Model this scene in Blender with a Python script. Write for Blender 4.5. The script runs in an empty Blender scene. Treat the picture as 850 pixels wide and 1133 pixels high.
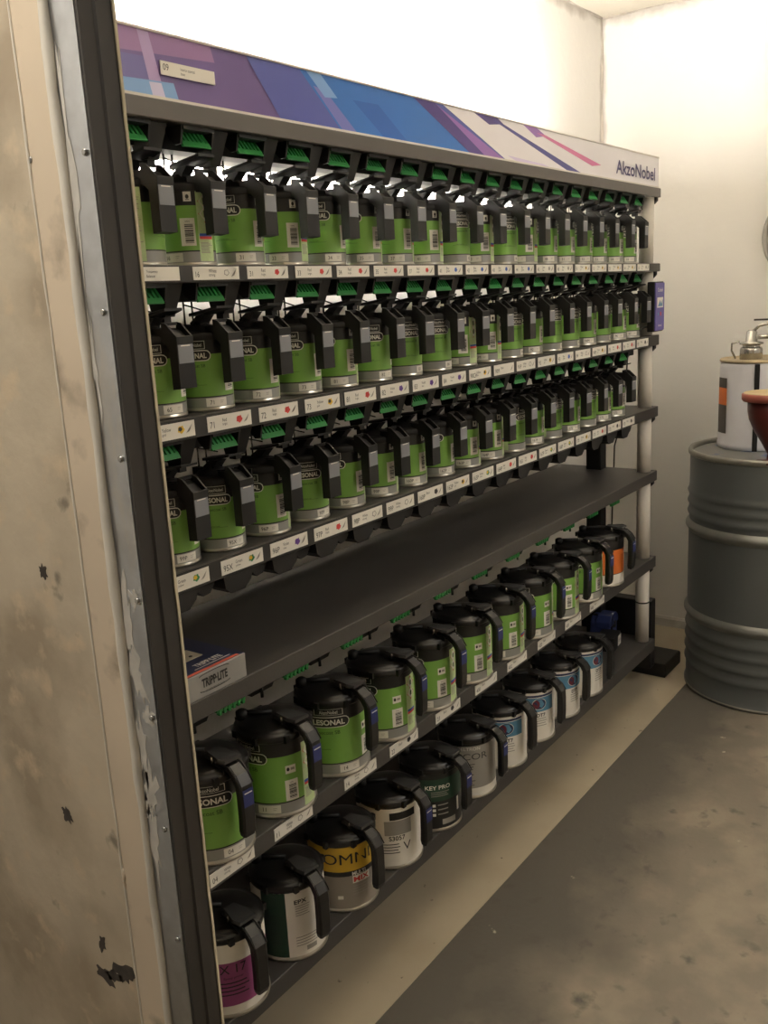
import bpy, bmesh, math, random
from mathutils import Matrix, Vector
random.seed(7)
PI = math.pi
scene = bpy.context.scene
COL = scene.collection

# ------------------------------------------------------------------ camera
F_PX = 1020.635
RT = ((0.584023, -0.810033, -0.052572), (-0.212585, -0.090124, -0.972978), (0.783406, 0.579417, -0.224835))
CAM = Vector((-3.060752, -1.094526, 1.45))
cd = bpy.data.cameras.new('camera'); cam = bpy.data.objects.new('camera', cd); COL.objects.link(cam)
cd.sensor_fit = 'VERTICAL'; cd.sensor_height = 24.0; cd.sensor_width = 18.0
cd.lens = F_PX * 24.0 / 1133.0; cd.clip_start = 0.02
right, down, fwd = (Vector(r) for r in RT)
M = Matrix.Identity(4)
for i in range(3):
    M[i][0] = right[i]; M[i][1] = -down[i]; M[i][2] = -fwd[i]; M[i][3] = CAM[i]
cam.matrix_world = M
scene.camera = cam

# ------------------------------------------------------------------ world, exposure
w = bpy.data.worlds.new('world'); scene.world = w; w.use_nodes = True
w.node_tree.nodes['Background'].inputs[0].default_value = (0.9, 0.85, 0.78, 1)
w.node_tree.nodes['Background'].inputs[1].default_value = 0.05
vs = scene.view_settings
vs.view_transform = 'Standard'; vs.look = 'None'; vs.gamma = 1.0; vs.use_curve_mapping = False
vs.exposure = 0.12
TUBE_E = 470.0      # tube behind the header
ROOM_E = 11.0       # ceiling panel of the mixing room
HALL_FILL_E = 15.0       # added ceiling panel, unseen, lighting the partition from the camera's room

# ------------------------------------------------------------------ helpers
def lin(c):
    return tuple(((v / 255) / 12.92 if v / 255 <= .04045 else ((v / 255 + .055) / 1.055) ** 2.4) for v in c)

MATS = {}
def mat(name, rgb, rough=.5, metal=0., var=.0, scale=30., bump=0., bscale=None, emit=None, spec=.5, coat=0.):
    if name in MATS: return MATS[name]
    m = bpy.data.materials.new(name); m.use_nodes = True; MATS[name] = m
    nt = m.node_tree; b = nt.nodes['Principled BSDF']
    c = lin(rgb)
    b.inputs['Base Color'].default_value = (*c, 1)
    b.inputs['Roughness'].default_value = rough; b.inputs['Metallic'].default_value = metal
    b.inputs['Specular IOR Level'].default_value = spec
    b.inputs['Coat Weight'].default_value = coat
    tc = nt.nodes.new('ShaderNodeTexCoord')
    nz = nt.nodes.new('ShaderNodeTexNoise'); nz.inputs['Scale'].default_value = scale; nz.inputs['Detail'].default_value = 6
    nt.links.new(tc.outputs['Object'], nz.inputs['Vector'])
    mr = nt.nodes.new('ShaderNodeMapRange')
    v = max(var, .02)
    mr.inputs['From Min'].default_value = .3; mr.inputs['From Max'].default_value = .7
    mr.inputs['To Min'].default_value = 1 - v; mr.inputs['To Max'].default_value = 1 + v
    nt.links.new(nz.outputs['Fac'], mr.inputs['Value'])
    vm = nt.nodes.new('ShaderNodeVectorMath'); vm.operation = 'SCALE'; vm.inputs[0].default_value = c
    nt.links.new(mr.outputs['Result'], vm.inputs['Scale'])
    nt.links.new(vm.outputs['Vector'], b.inputs['Base Color'])
    if bump:
        n2 = nt.nodes.new('ShaderNodeTexNoise'); n2.inputs['Scale'].default_value = bscale or scale; n2.inputs['Detail'].default_value = 5
        nt.links.new(tc.outputs['Object'], n2.inputs['Vector'])
        bp = nt.nodes.new('ShaderNodeBump'); bp.inputs['Strength'].default_value = bump; bp.inputs['Distance'].default_value = .01
        nt.links.new(n2.outputs['Fac'], bp.inputs['Height']); nt.links.new(bp.outputs['Normal'], b.inputs['Normal'])
    if emit:
        b.inputs['Emission Color'].default_value = (*lin(emit[0]), 1); b.inputs['Emission Strength'].default_value = emit[1]
    return m

def mix_layer(m, mask_builder, rgb):
    """mix another colour over the base colour where the mask node output says so"""
    nt = m.node_tree; b = nt.nodes['Principled BSDF']
    src = b.inputs['Base Color'].links[0].from_socket
    mx = nt.nodes.new('ShaderNodeMix'); mx.data_type = 'RGBA'
    nt.links.new(mask_builder(nt), mx.inputs[0]); nt.links.new(src, mx.inputs[6])
    mx.inputs[7].default_value = (*lin(rgb), 1)
    nt.links.new(mx.outputs[2], b.inputs['Base Color'])

def noise_mask(scale, lo, hi, detail=6, stretch=(1, 1, 1), off=(0, 0, 0)):
    def f(nt):
        tc = nt.nodes.new('ShaderNodeTexCoord'); mp = nt.nodes.new('ShaderNodeMapping')
        mp.inputs['Scale'].default_value = stretch; mp.inputs['Location'].default_value = off
        nt.links.new(tc.outputs['Object'], mp.inputs['Vector'])
        nz = nt.nodes.new('ShaderNodeTexNoise'); nz.inputs['Scale'].default_value = scale; nz.inputs['Detail'].default_value = detail
        nt.links.new(mp.outputs['Vector'], nz.inputs['Vector'])
        mr = nt.nodes.new('ShaderNodeMapRange'); mr.inputs['From Min'].default_value = lo; mr.inputs['From Max'].default_value = hi
        nt.links.new(nz.outputs['Fac'], mr.inputs['Value'])
        return mr.outputs['Result']
    return f

TXT = {}
def text_data(s, bold=0.0):
    k = (s, bold)
    if k in TXT: return TXT[k]
    cu = bpy.data.curves.new('t', 'FONT'); cu.body = s; cu.size = 1; cu.resolution_u = 3; cu.offset = bold
    o = bpy.data.objects.new('t', cu)
    me = o.to_mesh()
    vs_ = [(v.co.x, v.co.y) for v in me.vertices]; fs = [tuple(p.vertices) for p in me.polygons]
    o.to_mesh_clear(); bpy.data.objects.remove(o); bpy.data.curves.remove(cu)
    if vs_:
        x0 = min(v[0] for v in vs_); x1 = max(v[0] for v in vs_); y0 = min(v[1] for v in vs_); y1 = max(v[1] for v in vs_)
        vs_ = [(x - (x0 + x1) / 2, y - (y0 + y1) / 2) for x, y in vs_]
        TXT[k] = (vs_, fs, x1 - x0, y1 - y0)
    else: TXT[k] = ([], [], 1, 1)
    return TXT[k]

class MB:
    def __init__(s): s.v = []; s.f = []; s.m = []; s.sm = []
    def add(s, vs_, fs, mi=0, smooth=False):
        o = len(s.v); s.v += [tuple(v) for v in vs_]
        for f in fs: s.f.append(tuple(i + o for i in f)); s.m.append(mi); s.sm.append(smooth)
        return s
    def box(s, x0, x1, y0, y1, z0, z1, mi=0):
        v = [(x0, y0, z0), (x1, y0, z0), (x1, y1, z0), (x0, y1, z0), (x0, y0, z1), (x1, y0, z1), (x1, y1, z1), (x0, y1, z1)]
        return s.add(v, [(0, 3, 2, 1), (4, 5, 6, 7), (0, 1, 5, 4), (1, 2, 6, 5), (2, 3, 7, 6), (3, 0, 4, 7)], mi)
    def frustum(s, c0, h0, c1, h1, mi=0):
        """rect (center, half x, half y) at bottom/top z"""
        v = [(c0[0] + a * h0[0], c0[1] + b * h0[1], c0[2]) for a, b in ((-1, -1), (1, -1), (1, 1), (-1, 1))]
        v += [(c1[0] + a * h1[0], c1[1] + b * h1[1], c1[2]) for a, b in ((-1, -1), (1, -1), (1, 1), (-1, 1))]
        return s.add(v, [(0, 3, 2, 1), (4, 5, 6, 7), (0, 1, 5, 4), (1, 2, 6, 5), (2, 3, 7, 6), (3, 0, 4, 7)], mi)
    def prism_x(s, prof, x0, x1, mi=0, x0b=None, x1b=None):
        n = len(prof)
        v = [(x0, y, z) for y, z in prof] + [(x1, y, z) for y, z in prof]
        fs = [tuple(range(n))[::-1], tuple(range(n, 2 * n))] + [(i, (i + 1) % n, n + (i + 1) % n, n + i) for i in range(n)]
        return s.add(v, fs, mi)
    def prism_y(s, prof, y0, y1, mi=0):
        n = len(prof)
        v = [(x, y0, z) for x, z in prof] + [(x, y1, z) for x, z in prof]
        fs = [tuple(range(n)), tuple(range(n, 2 * n))[::-1]] + [((i + 1) % n, i, n + i, n + (i + 1) % n) for i in range(n)]
        return s.add(v, fs, mi)
    def prism_z(s, prof, z0, z1, mi=0):
        n = len(prof)
        v = [(x, y, z0) for x, y in prof] + [(x, y, z1) for x, y in prof]
        fs = [tuple(range(n))[::-1], tuple(range(n, 2 * n))] + [(i, (i + 1) % n, n + (i + 1) % n, n + i) for i in range(n)]
        return s.add(v, fs, mi)
    def lathe(s, prof, n=32, mi=0, c=(0, 0), cap0=True, cap1=True, mfun=None):
        o = len(s.v); k = len(prof)
        for r, z in prof:
            for j in range(n):
                a = 2 * PI * j / n; s.v.append((c[0] + r * math.cos(a), c[1] + r * math.sin(a), z))
        for i in range(k - 1):
            for j in range(n):
                j2 = (j + 1) % n
                s.f.append((o + i * n + j, o + i * n + j2, o + (i + 1) * n + j2, o + (i + 1) * n + j))
                s.m.append(mfun(i) if mfun else mi); s.sm.append(True)
        if cap0: s.f.append(tuple(o + j for j in range(n))[::-1]); s.m.append(mfun(0) if mfun else mi); s.sm.append(False)
        if cap1: s.f.append(tuple(o + (k - 1) * n + j for j in range(n))); s.m.append(mfun(k - 2) if mfun else mi); s.sm.append(False)
        return s
    def tube(s, pts, r, n=8, mi=0, flat=None):
        pts = [Vector(p) for p in pts]; rr = r if isinstance(r, (list, tuple)) else [r] * len(pts)
        o = len(s.v); up = None
        for i, p in enumerate(pts):
            t = (pts[min(i + 1, len(pts) - 1)] - pts[max(i - 1, 0)]).normalized()
            if up is None:
                up = Vector((1, 0, 0)) if abs(t.x) < .9 else Vector((0, 0, 1))
            a = (up - t * up.dot(t)).normalized(); b = t.cross(a); up = a
            fx = flat if flat else 1.0
            for j in range(n):
                q = 2 * PI * j / n; s.v.append(tuple(p + a * (rr[i] * fx * math.cos(q)) + b * (rr[i] * math.sin(q))))
        for i in range(len(pts) - 1):
            for j in range(n):
                j2 = (j + 1) % n
                s.f.append((o + i * n + j, o + i * n + j2, o + (i + 1) * n + j2, o + (i + 1) * n + j)); s.m.append(mi); s.sm.append(True)
        s.f.append(tuple(o + j for j in range(n))[::-1]); s.m.append(mi); s.sm.append(False)
        e = o + (len(pts) - 1) * n
        s.f.append(tuple(e + j for j in range(n))); s.m.append(mi); s.sm.append(False)
        return s
    def patch(s, r, a0, a1, z0, z1, mi=0):
        """print wrapped on a can: angles in degrees from the front (-Y), growing to the right"""
        n = max(1, int(math.ceil(abs(a1 - a0) / 9)))
        v = []
        for i in range(n + 1):
            a = math.radians(a0 + (a1 - a0) * i / n - 90)
            v += [(r * math.cos(a), r * math.sin(a), z0), (r * math.cos(a), r * math.sin(a), z1)]
        return s.add(v, [(2 * i, 2 * i + 2, 2 * i + 3, 2 * i + 1) for i in range(n)], mi, True)
    def disc_patch(s, r, ac, zc, ra, rz, mi=0, n=16):
        v = []
        for i in range(n):
            q = 2 * PI * i / n; a = math.radians(ac - 90) + ra * math.cos(q) / r
            v.append((r * math.cos(a), r * math.sin(a), zc + rz * math.sin(q)))
        return s.add(v, [tuple(range(n))], mi)
    def pill(s, r, ac, zc, w, h, mi=0):
        """rounded bar wrapped on the can"""
        pts = []
        for k in range(7): q = PI / 2 + PI * k / 6; pts.append((-w / 2 + h / 2 + h / 2 * math.cos(q), h / 2 * math.sin(q)))
        for k in range(7): q = -PI / 2 + PI * k / 6; pts.append((w / 2 - h / 2 + h / 2 * math.cos(q), h / 2 * math.sin(q)))
        top = sorted(set(round(p[0], 5) for p in pts)); 
        xs = sorted(set(top + [-w / 2 + h / 2 + (w - h) * k / 8 for k in range(9)]))
        def half(x):
            d = abs(x) - (w / 2 - h / 2)
            return h / 2 if d <= 0 else math.sqrt(max(0, (h / 2) ** 2 - d * d))
        v = []
        for x in xs:
            a = math.radians(ac - 90) + x / r; y = half(x)
            v += [(r * math.cos(a), r * math.sin(a), zc - y), (r * math.cos(a), r * math.sin(a), zc + y)]
        return s.add(v, [(2 * i, 2 * i + 2, 2 * i + 3, 2 * i + 1) for i in range(len(xs) - 1)], mi, True)
    def ctext(s, st, h, r, ac, zc, mi=0, sx=1.0, bold=0.0):
        """lettering of cap height h wrapped on the can"""
        vs_, fs, wd, ht = text_data(st, bold)
        k = h / ht; v = []
        for x, y in vs_:
            a = math.radians(ac - 90) + x * k * sx / r
            v.append((r * math.cos(a), r * math.sin(a), zc + y * k))
        return s.add(v, fs, mi)
    def ptext(s, st, h, o, ux, uz, mi=0, sx=1.0, left=False, bold=0.0):
        vs_, fs, wd, ht = text_data(st, bold)
        k = h / ht; o = Vector(o); ux = Vector(ux); uz = Vector(uz); d = wd * k * sx / 2 if left else 0
        return s.add([o + ux * (x * k * sx + d) + uz * (y * k) for x, y in vs_], fs, mi)
    def mesh(s, name, mats):
        me = bpy.data.meshes.new(name); me.from_pydata(s.v, [], s.f)
        for m in (mats if isinstance(mats, (list, tuple)) else [mats]): me.materials.append(m)
        me.polygons.foreach_set('material_index', s.m); me.polygons.foreach_set('use_smooth', s.sm); me.update()
        return me
    def build(s, name, mats, parent=None, bevel=0.0, seg=2, loc=None):
        me = s.mesh(name, mats)
        if bevel:
            bm = bmesh.new(); bm.from_mesh(me)
            bmesh.ops.remove_doubles(bm, verts=bm.verts, dist=1e-6)
            es = [e for e in bm.edges if len(e.link_faces) == 2 and e.calc_face_angle(0) > .6]
            bmesh.ops.bevel(bm, geom=es, offset=bevel, segments=seg, affect='EDGES', profile=.5)
            bm.to_mesh(me); bm.free()
        return link(name, me, parent, loc)

def link(name, me, parent=None, loc=None, rz=0):
    o = bpy.data.objects.new(name, me); COL.objects.link(o)
    if parent: o.parent = parent
    if loc: o.location = loc
    if rz: o.rotation_euler = (0, 0, rz)
    return o
def tag(o, label=None, cat=None, group=None, kind=None):
    if label: o['label'] = label
    if cat: o['category'] = cat
    if group: o['group'] = group
    if kind: o['kind'] = kind
    return o
def thing(name, label, cat, loc=(0, 0, 0), rz=0, group=None):
    o = bpy.data.objects.new(name, None); COL.objects.link(o); o.empty_display_size = .05
    o.location = loc; o.rotation_euler = (0, 0, rz)
    return tag(o, label, cat, group)
def struct(name, mb, m, label=None, cat=None, bevel=0):
    o = mb.build(name, m, bevel=bevel); o['kind'] = 'structure'
    if label: o['label'] = label
    if cat: o['category'] = cat
    return o

# ------------------------------------------------------------------ materials
plaster = mat('plaster', (222, 219, 213), .85, var=.03, scale=3, bump=.12, bscale=40)
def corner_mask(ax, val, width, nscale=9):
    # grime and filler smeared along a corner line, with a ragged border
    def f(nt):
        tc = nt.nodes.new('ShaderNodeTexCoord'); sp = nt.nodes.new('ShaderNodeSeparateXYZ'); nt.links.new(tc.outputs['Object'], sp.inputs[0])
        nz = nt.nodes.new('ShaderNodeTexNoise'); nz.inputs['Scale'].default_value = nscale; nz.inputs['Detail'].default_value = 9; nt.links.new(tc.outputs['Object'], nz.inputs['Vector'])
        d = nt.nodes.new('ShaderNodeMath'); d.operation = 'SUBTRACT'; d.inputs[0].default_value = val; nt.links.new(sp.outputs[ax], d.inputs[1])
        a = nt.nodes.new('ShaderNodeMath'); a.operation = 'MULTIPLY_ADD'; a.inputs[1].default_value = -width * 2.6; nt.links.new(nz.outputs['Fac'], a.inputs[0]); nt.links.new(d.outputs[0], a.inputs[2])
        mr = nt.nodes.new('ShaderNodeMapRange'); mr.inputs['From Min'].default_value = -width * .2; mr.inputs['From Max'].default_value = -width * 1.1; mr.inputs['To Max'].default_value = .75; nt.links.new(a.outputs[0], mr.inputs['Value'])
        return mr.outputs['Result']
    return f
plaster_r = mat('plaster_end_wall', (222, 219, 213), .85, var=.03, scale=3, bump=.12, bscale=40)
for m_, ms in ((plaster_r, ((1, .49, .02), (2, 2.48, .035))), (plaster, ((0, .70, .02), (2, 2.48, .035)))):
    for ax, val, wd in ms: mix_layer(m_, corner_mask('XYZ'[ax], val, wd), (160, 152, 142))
ceil_m = mat('ceiling_paint', (206, 198, 182), .9, var=.04, scale=4, bump=.15, bscale=60)
caulk = mat('grey_caulk', (176, 168, 157), .9, var=.25, scale=14)
concrete = mat('worn_floor', (112, 104, 92), .75, var=.16, scale=5, bump=.15, bscale=70)
mix_layer(concrete, noise_mask(2.2, .42, .66, 8), (140, 128, 110))
mix_layer(concrete, noise_mask(9, .60, .72, 10, off=(5, 2, 0)), (86, 80, 72))
mix_layer(concrete, noise_mask(26, .70, .74, 4, off=(1, 7, 0)), (176, 166, 148))
floor_m = mat('worn_floor_by_band', (124, 115, 101), .75, var=.12, scale=4, bump=.15, bscale=70)
mix_layer(floor_m, noise_mask(6, .46, .62, 12, off=(5, 2, 0)), (142, 131, 114))
def dirt_edge(nt):
    # dark dirt worn in along the band: a strip whose border wanders with noise
    tc = nt.nodes.new('ShaderNodeTexCoord'); sp = nt.nodes.new('ShaderNodeSeparateXYZ'); nt.links.new(tc.outputs['Object'], sp.inputs[0])
    nz = nt.nodes.new('ShaderNodeTexNoise'); nz.inputs['Scale'].default_value = 3.5; nz.inputs['Detail'].default_value = 8; nt.links.new(tc.outputs['Object'], nz.inputs['Vector'])
    a = nt.nodes.new('ShaderNodeMath'); a.operation = 'MULTIPLY_ADD'; a.inputs[1].default_value = .55; nt.links.new(nz.outputs['Fac'], a.inputs[0]); nt.links.new(sp.outputs['Y'], a.inputs[2])
    mr = nt.nodes.new('ShaderNodeMapRange'); mr.inputs['From Min'].default_value = -.16; mr.inputs['From Max'].default_value = .05; nt.links.new(a.outputs[0], mr.inputs['Value'])
    return mr.outputs['Result']
mix_layer(floor_m, dirt_edge, (88, 83, 75))
mix_layer(floor_m, noise_mask(16, .60, .76, 10, off=(1, 3, 0)), (80, 75, 68))
mix_layer(floor_m, noise_mask(11, .715, .74, 12, off=(8, 7, 0)), (176, 166, 148))
band_m = mat('beige_floor_paint', (170, 158, 136), .7, var=.06, scale=5, bump=.06, bscale=50)
mix_layer(band_m, noise_mask(38, .70, .75, 3), (96, 88, 76))
mix_layer(band_m, noise_mask(3, .5, .75), (160, 146, 122))
panel_m = mat('beige_panel', (196, 181, 156), .8, var=.08, scale=9, bump=.15, bscale=30)
mix_layer(panel_m, noise_mask(6, .46, .66, 12), (168, 152, 128))
mix_layer(panel_m, noise_mask(19, .56, .70, 12, off=(7, 1, 3)), (206, 186, 156))
mix_layer(panel_m, noise_mask(16, .66, .74, 8, off=(4, 4, 1)), (140, 128, 110))
strip_m = mat('beige_panel_edge', (210, 192, 166), .75, var=.05, scale=6, bump=.1, bscale=30)
mix_layer(strip_m, noise_mask(14, .60, .74, 8, off=(2, 4, 1)), (166, 150, 128))
bead_m = mat('cream_caulk_bead', (216, 208, 192), .7, var=.06, scale=20)
galv = mat('galvanised_steel', (196, 198, 200), .30, 1.0, var=.12, scale=30)
mix_layer(galv, noise_mask(11, .56, .66, 9, stretch=(1, 1, .35)), (214, 208, 196))
shadesteel = mat('shade_darkened_steel', (58, 54, 49), .6, .2, var=.12, scale=10)  # steel colour darkened for the shaded jamb face; tee bar shares it
rawedge = mat('raw_board_edge', (206, 192, 164), .85, var=.1, scale=30)
black = mat('black_plastic', (27, 26, 25), .5, spec=.35, var=.05, scale=60)
blackgloss = mat('glossy_black_plastic', (28, 27, 26), .32, var=.05, scale=60)
lever_m = mat('smoky_lever_plastic', (58, 58, 58), .3, var=.08, scale=40)
charcoal = mat('charcoal_shelf', (66, 63, 60), .5, var=.05, scale=9, bump=.04, bscale=200)
fascia_m = mat('grey_fascia', (84, 80, 76), .5, var=.03, scale=12)
strip_black = mat('label_strip', (40, 38, 36), .45)
post_m = mat('white_post', (214, 208, 198), .45, var=.02)
green = mat('can_green', (120, 168, 74), .42, var=.02)
palegreen = mat('safety_text_panel', (190, 212, 156), .5, var=.06, scale=260)
combgreen = mat('comb_green', (36, 126, 58), .4)
lblack = mat('label_black', (28, 27, 26), .4)
lgrey = mat('label_silver', (150, 150, 146), .42, .25)
lwhite = mat('label_white', (226, 222, 212), .5)
ink = mat('ink_black', (26, 26, 24), .5)
darkgreen_ink = mat('ink_dark_green', (34, 58, 24), .5)
tin = mat('tinplate', (190, 186, 176), .28, .9, var=.05)
sticker = mat('grey_sticker', (126, 128, 134), .45)
bluestick = mat('blue_sticker', (38, 48, 104), .4)
red_m = mat('drop_red', (200, 60, 56), .5)
yellow_m = mat('drop_yellow', (226, 186, 50), .5)
blue_m = mat('drop_blue', (52, 92, 176), .5)
purple_m = mat('drop_purple', (96, 60, 140), .5)
dgreen_m = mat('drop_green', (40, 130, 76), .5)
dark_m = mat('drop_dark', (52, 50, 48), .5)
pale_m = mat('drop_pale', (236, 232, 220), .5)
grey_m = mat('drop_grey', (150, 146, 138), .5)
orange_m = mat('label_orange', (214, 112, 46), .45)
magenta_m = mat('label_magenta', (150, 74, 124), .5)
forest_m = mat('label_forest', (30, 64, 46), .45)
omni_y = mat('label_yellow', (198, 160, 44), .5)
omni_g = mat('label_warm_grey', (142, 134, 124), .5)
dt_blue = mat('label_sky', (84, 134, 164), .45)
dt_navy = mat('label_navy', (36, 48, 84), .45)
pinktag = mat('tag_pink', (226, 92, 110), .5)
drum_m = mat('drum_grey', (98, 102, 102), .42, .35, var=.05, scale=6, bump=.03, bscale=30)
drumrim = mat('drum_worn_rim', (150, 148, 140), .4, .6, var=.12, scale=20)
drumtop = mat('drum_stained_top', (128, 128, 124), .45, .4, var=.1, scale=9)
mix_layer(drumtop, noise_mask(9, .50, .56), (66, 88, 138))
mix_layer(drumtop, noise_mask(13, .66, .7, off=(3, 0, 0)), (176, 70, 50))
pail_m = mat('pail_white', (206, 206, 212), .4, var=.02)
pailtop = mat('pail_tan_top', (176, 160, 130), .6, .2, var=.16, scale=16)
steel_m = mat('bright_steel', (180, 178, 172), .25, .9, var=.05)
redpaint = mat('oxide_red', (80, 30, 27), .3, var=.1, scale=12)
mix_layer(redpaint, noise_mask(14, .64, .7), (206, 176, 92))
creampaint = mat('dripped_cream', (190, 168, 126), .5, var=.12, scale=18)
cordm = mat('black_cord', (30, 28, 26), .5)

# ------------------------------------------------------------------ the setting
XW, YB, ZC = .70, .49, 2.48
XI, XO = -2.36, -2.406          # inner / outer face of the partition
YF, XH = -3.0, -5.2
struct('floor', MB().box(XI - .02, XW + .1, YF - .1, -.075, -.06, 0), floor_m, 'worn brown grey concrete floor, darker along the beige band')
struct('floor_outer', MB().box(XH - .1, XI - .02, YF - .1, YB + .1, -.06, 0), concrete, 'worn concrete floor outside the opening')
struct('floor_band', MB().box(XI - .02, XW + .1, -.075, YB + .1, -.06, .002), band_m, 'beige painted floor band under the rack')
struct('ceiling', MB().box(XH - .1, XW + .1, YF - .1, YB + .1, ZC, ZC + .06), ceil_m)
struct('wall_back', MB().box(XH - .1, XW + .1, YB, YB + .1, 0, ZC), plaster)
struct('wall_right', MB().box(XW, XW + .1, YF - .1, YB, 0, ZC), plaster_r)
struct('wall_front', MB().box(XH - .1, XW + .1, YF - .1, YF, 0, ZC), plaster)
struct('wall_outer', MB().box(XH - .1, XH, YF, YB, 0, ZC), plaster)
struct('baseboard_right', MB().prism_y([(XW - .012, 0), (XW, 0), (XW, .045), (XW - .006, .045), (XW - .012, .036)], -2.9, YB), plaster)
# caulk seams where walls and ceiling meet
def seam(name, p, q, jit, r0):
    pts = []; rr = []
    for i in range(25):
        t = i / 24; v = Vector(p).lerp(Vector(q), t); pts.append(v + Vector((random.uniform(-jit, jit), random.uniform(-jit, jit), random.uniform(-jit, jit)))); rr.append(r0 * random.uniform(.5, 1.5))
    struct(name, MB().tube(pts, rr, 8), caulk)
seam('trim_1', (XW, YB, 1.2), (XW, YB, ZC), .0015, .005)
seam('trim_2', (XW, YB, ZC), (XW, -1.2, ZC), .002, .006)
seam('trim_3', (XW, YB, ZC), (-1.2, YB, ZC), .002, .006)

# partition between the camera and the rack: beige panel, edge strip, bead, galvanised corner, channel darkened for jamb shade
YJ = -.261
ZP = 2.48
struct('wall_left', MB().box(XO + .004, XI - .004, -.149, YB, 0, ZP), panel_m, 'beige stained partition panel beside the opening')
struct('wall_left_far', MB().box(XO, XI, YF, -1.75, 0, ZP), panel_m)
struct('wall_left_top', MB().box(XO, XI, -1.75, -.30, 2.15, ZP), panel_m)
# slightly proud panel edge strip between seam and bead
st = struct('trim_4', MB().box(XO - .001, XI - .004, -.203, -.149, 0, ZP), strip_m, 'beige edge strip of the partition panel')
for z0 in (1.62, 1.365, 1.178, 1.035, .882, .74):      # torn patches and staples on the seam
    MB().lathe([(.0001, -.0), (.004, .0006), (.0032, .0012), (.0001, .0016)], 10).build('staple', steel_m, st)
    s_ = st.children[-1]; s_.location = (XO - .001, -.151, z0); s_.rotation_euler = (0, -PI / 2, .1)
    pts = [(XO - .0012, -.150 + random.uniform(-.002, .002), z0 - .004 - .006 * k) for k in range(6)]
    MB().tube(pts, [.001, .0026, .003, .0026, .0022, .0008], 6).build('torn_patch', strip_m, st)
# uneven bead
pts = []; rr = []
for i in range(60):
    z = ZP * i / 59; pts.append((XO - .002, -.209 + random.uniform(-.0012, .0012), z)); rr.append(.0062 * random.uniform(.8, 1.25))
struct('trim_5', MB().tube(pts, rr, 8), bead_m, 'uneven cream caulk bead along the panel edge')
gv = struct('trim_6', MB().prism_z([(XO, -.255), (XO, -.205), (XI, -.205), (XI, -.255)], 0, ZP), galv, 'galvanised steel corner strip of the opening')
for z0 in (1.616, 1.452, 1.29, 1.122, .974, .824, .667, .51, .35):
    b = MB().lathe([(.0042, 0), (.0042, .0022), (.003, .0034)], 6).build('bolt', steel_m, gv)
    b.location = (XO, -.2475 + random.uniform(-.0015, .0015), z0); b.rotation_euler = (0, -PI / 2, 0)
struct('trim_7', MB().prism_z([(XO + .001, -.255), (XO, -.261), (XO + .018, -.2615), (XO + .020, -.2645), (XO + .026, -.2645), (XO + .028, -.2605), (XI - .002, -.2605), (XI - .002, -.255)], 0, ZP), shadesteel, 'steel channel lining the opening, jamb shade painted into its colour')
# chipped board edge
mb = MB(); n = 90
for i in range(n + 1):
    z = ZP * i / n; e = random.uniform(0, .0016) + (.002 if random.random() < .12 else 0)
    mb.v += [(XI - .002 - e * .4, -.2612 - .0012, z), (XI + .001, -.2612 - .0018 + e * .3, z), (XI + .001, -.25, z), (XI - .002, -.25, z)]
for i in range(n):
    for k in range(4):
        a = 4 * i; mb.f.append((a + k, a + (k + 1) % 4, a + 4 + (k + 1) % 4, a + 4 + k)); mb.m.append(0); mb.sm.append(False)
struct('trim_8', mb, rawedge, 'chipped pale board edge of the opening')
# dark scrape marks and spots on the panel, filler smears and a painted reflection on the steel strip
def blot(name, m, parent, yc, zc, ry, rz, tilt, x, rough=.35, th=.0006):
    pr_ = []
    for i in range(22):
        a = 2 * PI * i / 22; q = random.uniform(1 - rough, 1 + rough); u, v_ = ry * q * math.cos(a), rz * q * math.sin(a)
        pr_.append((yc + u * math.cos(tilt) - v_ * math.sin(tilt), zc + u * math.sin(tilt) + v_ * math.cos(tilt)))
    return MB().prism_x(pr_, x - th, x + .001).build(name, m, parent)
SCRAPES = [(-.115, .556, .022, .014, -.3), (-.070, .532, .020, .011, .25), (-.090, .540, .020, .008, -.3), (-.073, .585, .006, .014, .2), (-.032, .775, .011, .011, 0), (-.057, 1.131, .008, .009, 0)]
SMEARS_AND_GLINT = [(-.220, 1.60, .006, .09, 0), (-.219, 1.40, .005, .05, 0), (-.222, 1.09, .008, .05, .05), (-.226, 1.03, .012, .03, -.3), (-.240, 1.122, .010, .012, .5), (-.221, .93, .008, .04, 0), (-.228, .87, .011, .035, .2), (-.222, .80, .008, .05, 0), (-.240, .974, .012, .010, .7)]  # topmost entry is a white reflection painted on the steel
WL = bpy.data.objects['wall_left']; soot = mat('scuff_soot', (70, 62, 54), .8, var=.3, scale=60)
for a in SCRAPES: blot('scrape_mark', soot, WL, a[0], a[1], a[2], a[3], a[4], XO + .004)
smear_glint_m = mat('filler_smear_and_glint', (196, 190, 178), .75, var=.12, scale=40)
for a in SMEARS_AND_GLINT: blot('filler_smear_and_glint', smear_glint_m, gv, a[0], a[1], a[2], a[3], a[4], XO, .55, .0005)
MB().tube([(XO - .0015, -.1495 + random.uniform(-.0006, .0006), ZP * i / 50) for i in range(51)], [.0018 * random.uniform(.6, 1.3) for i in range(51)], 6).build('seam_ridge', bead_m, st)

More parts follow.
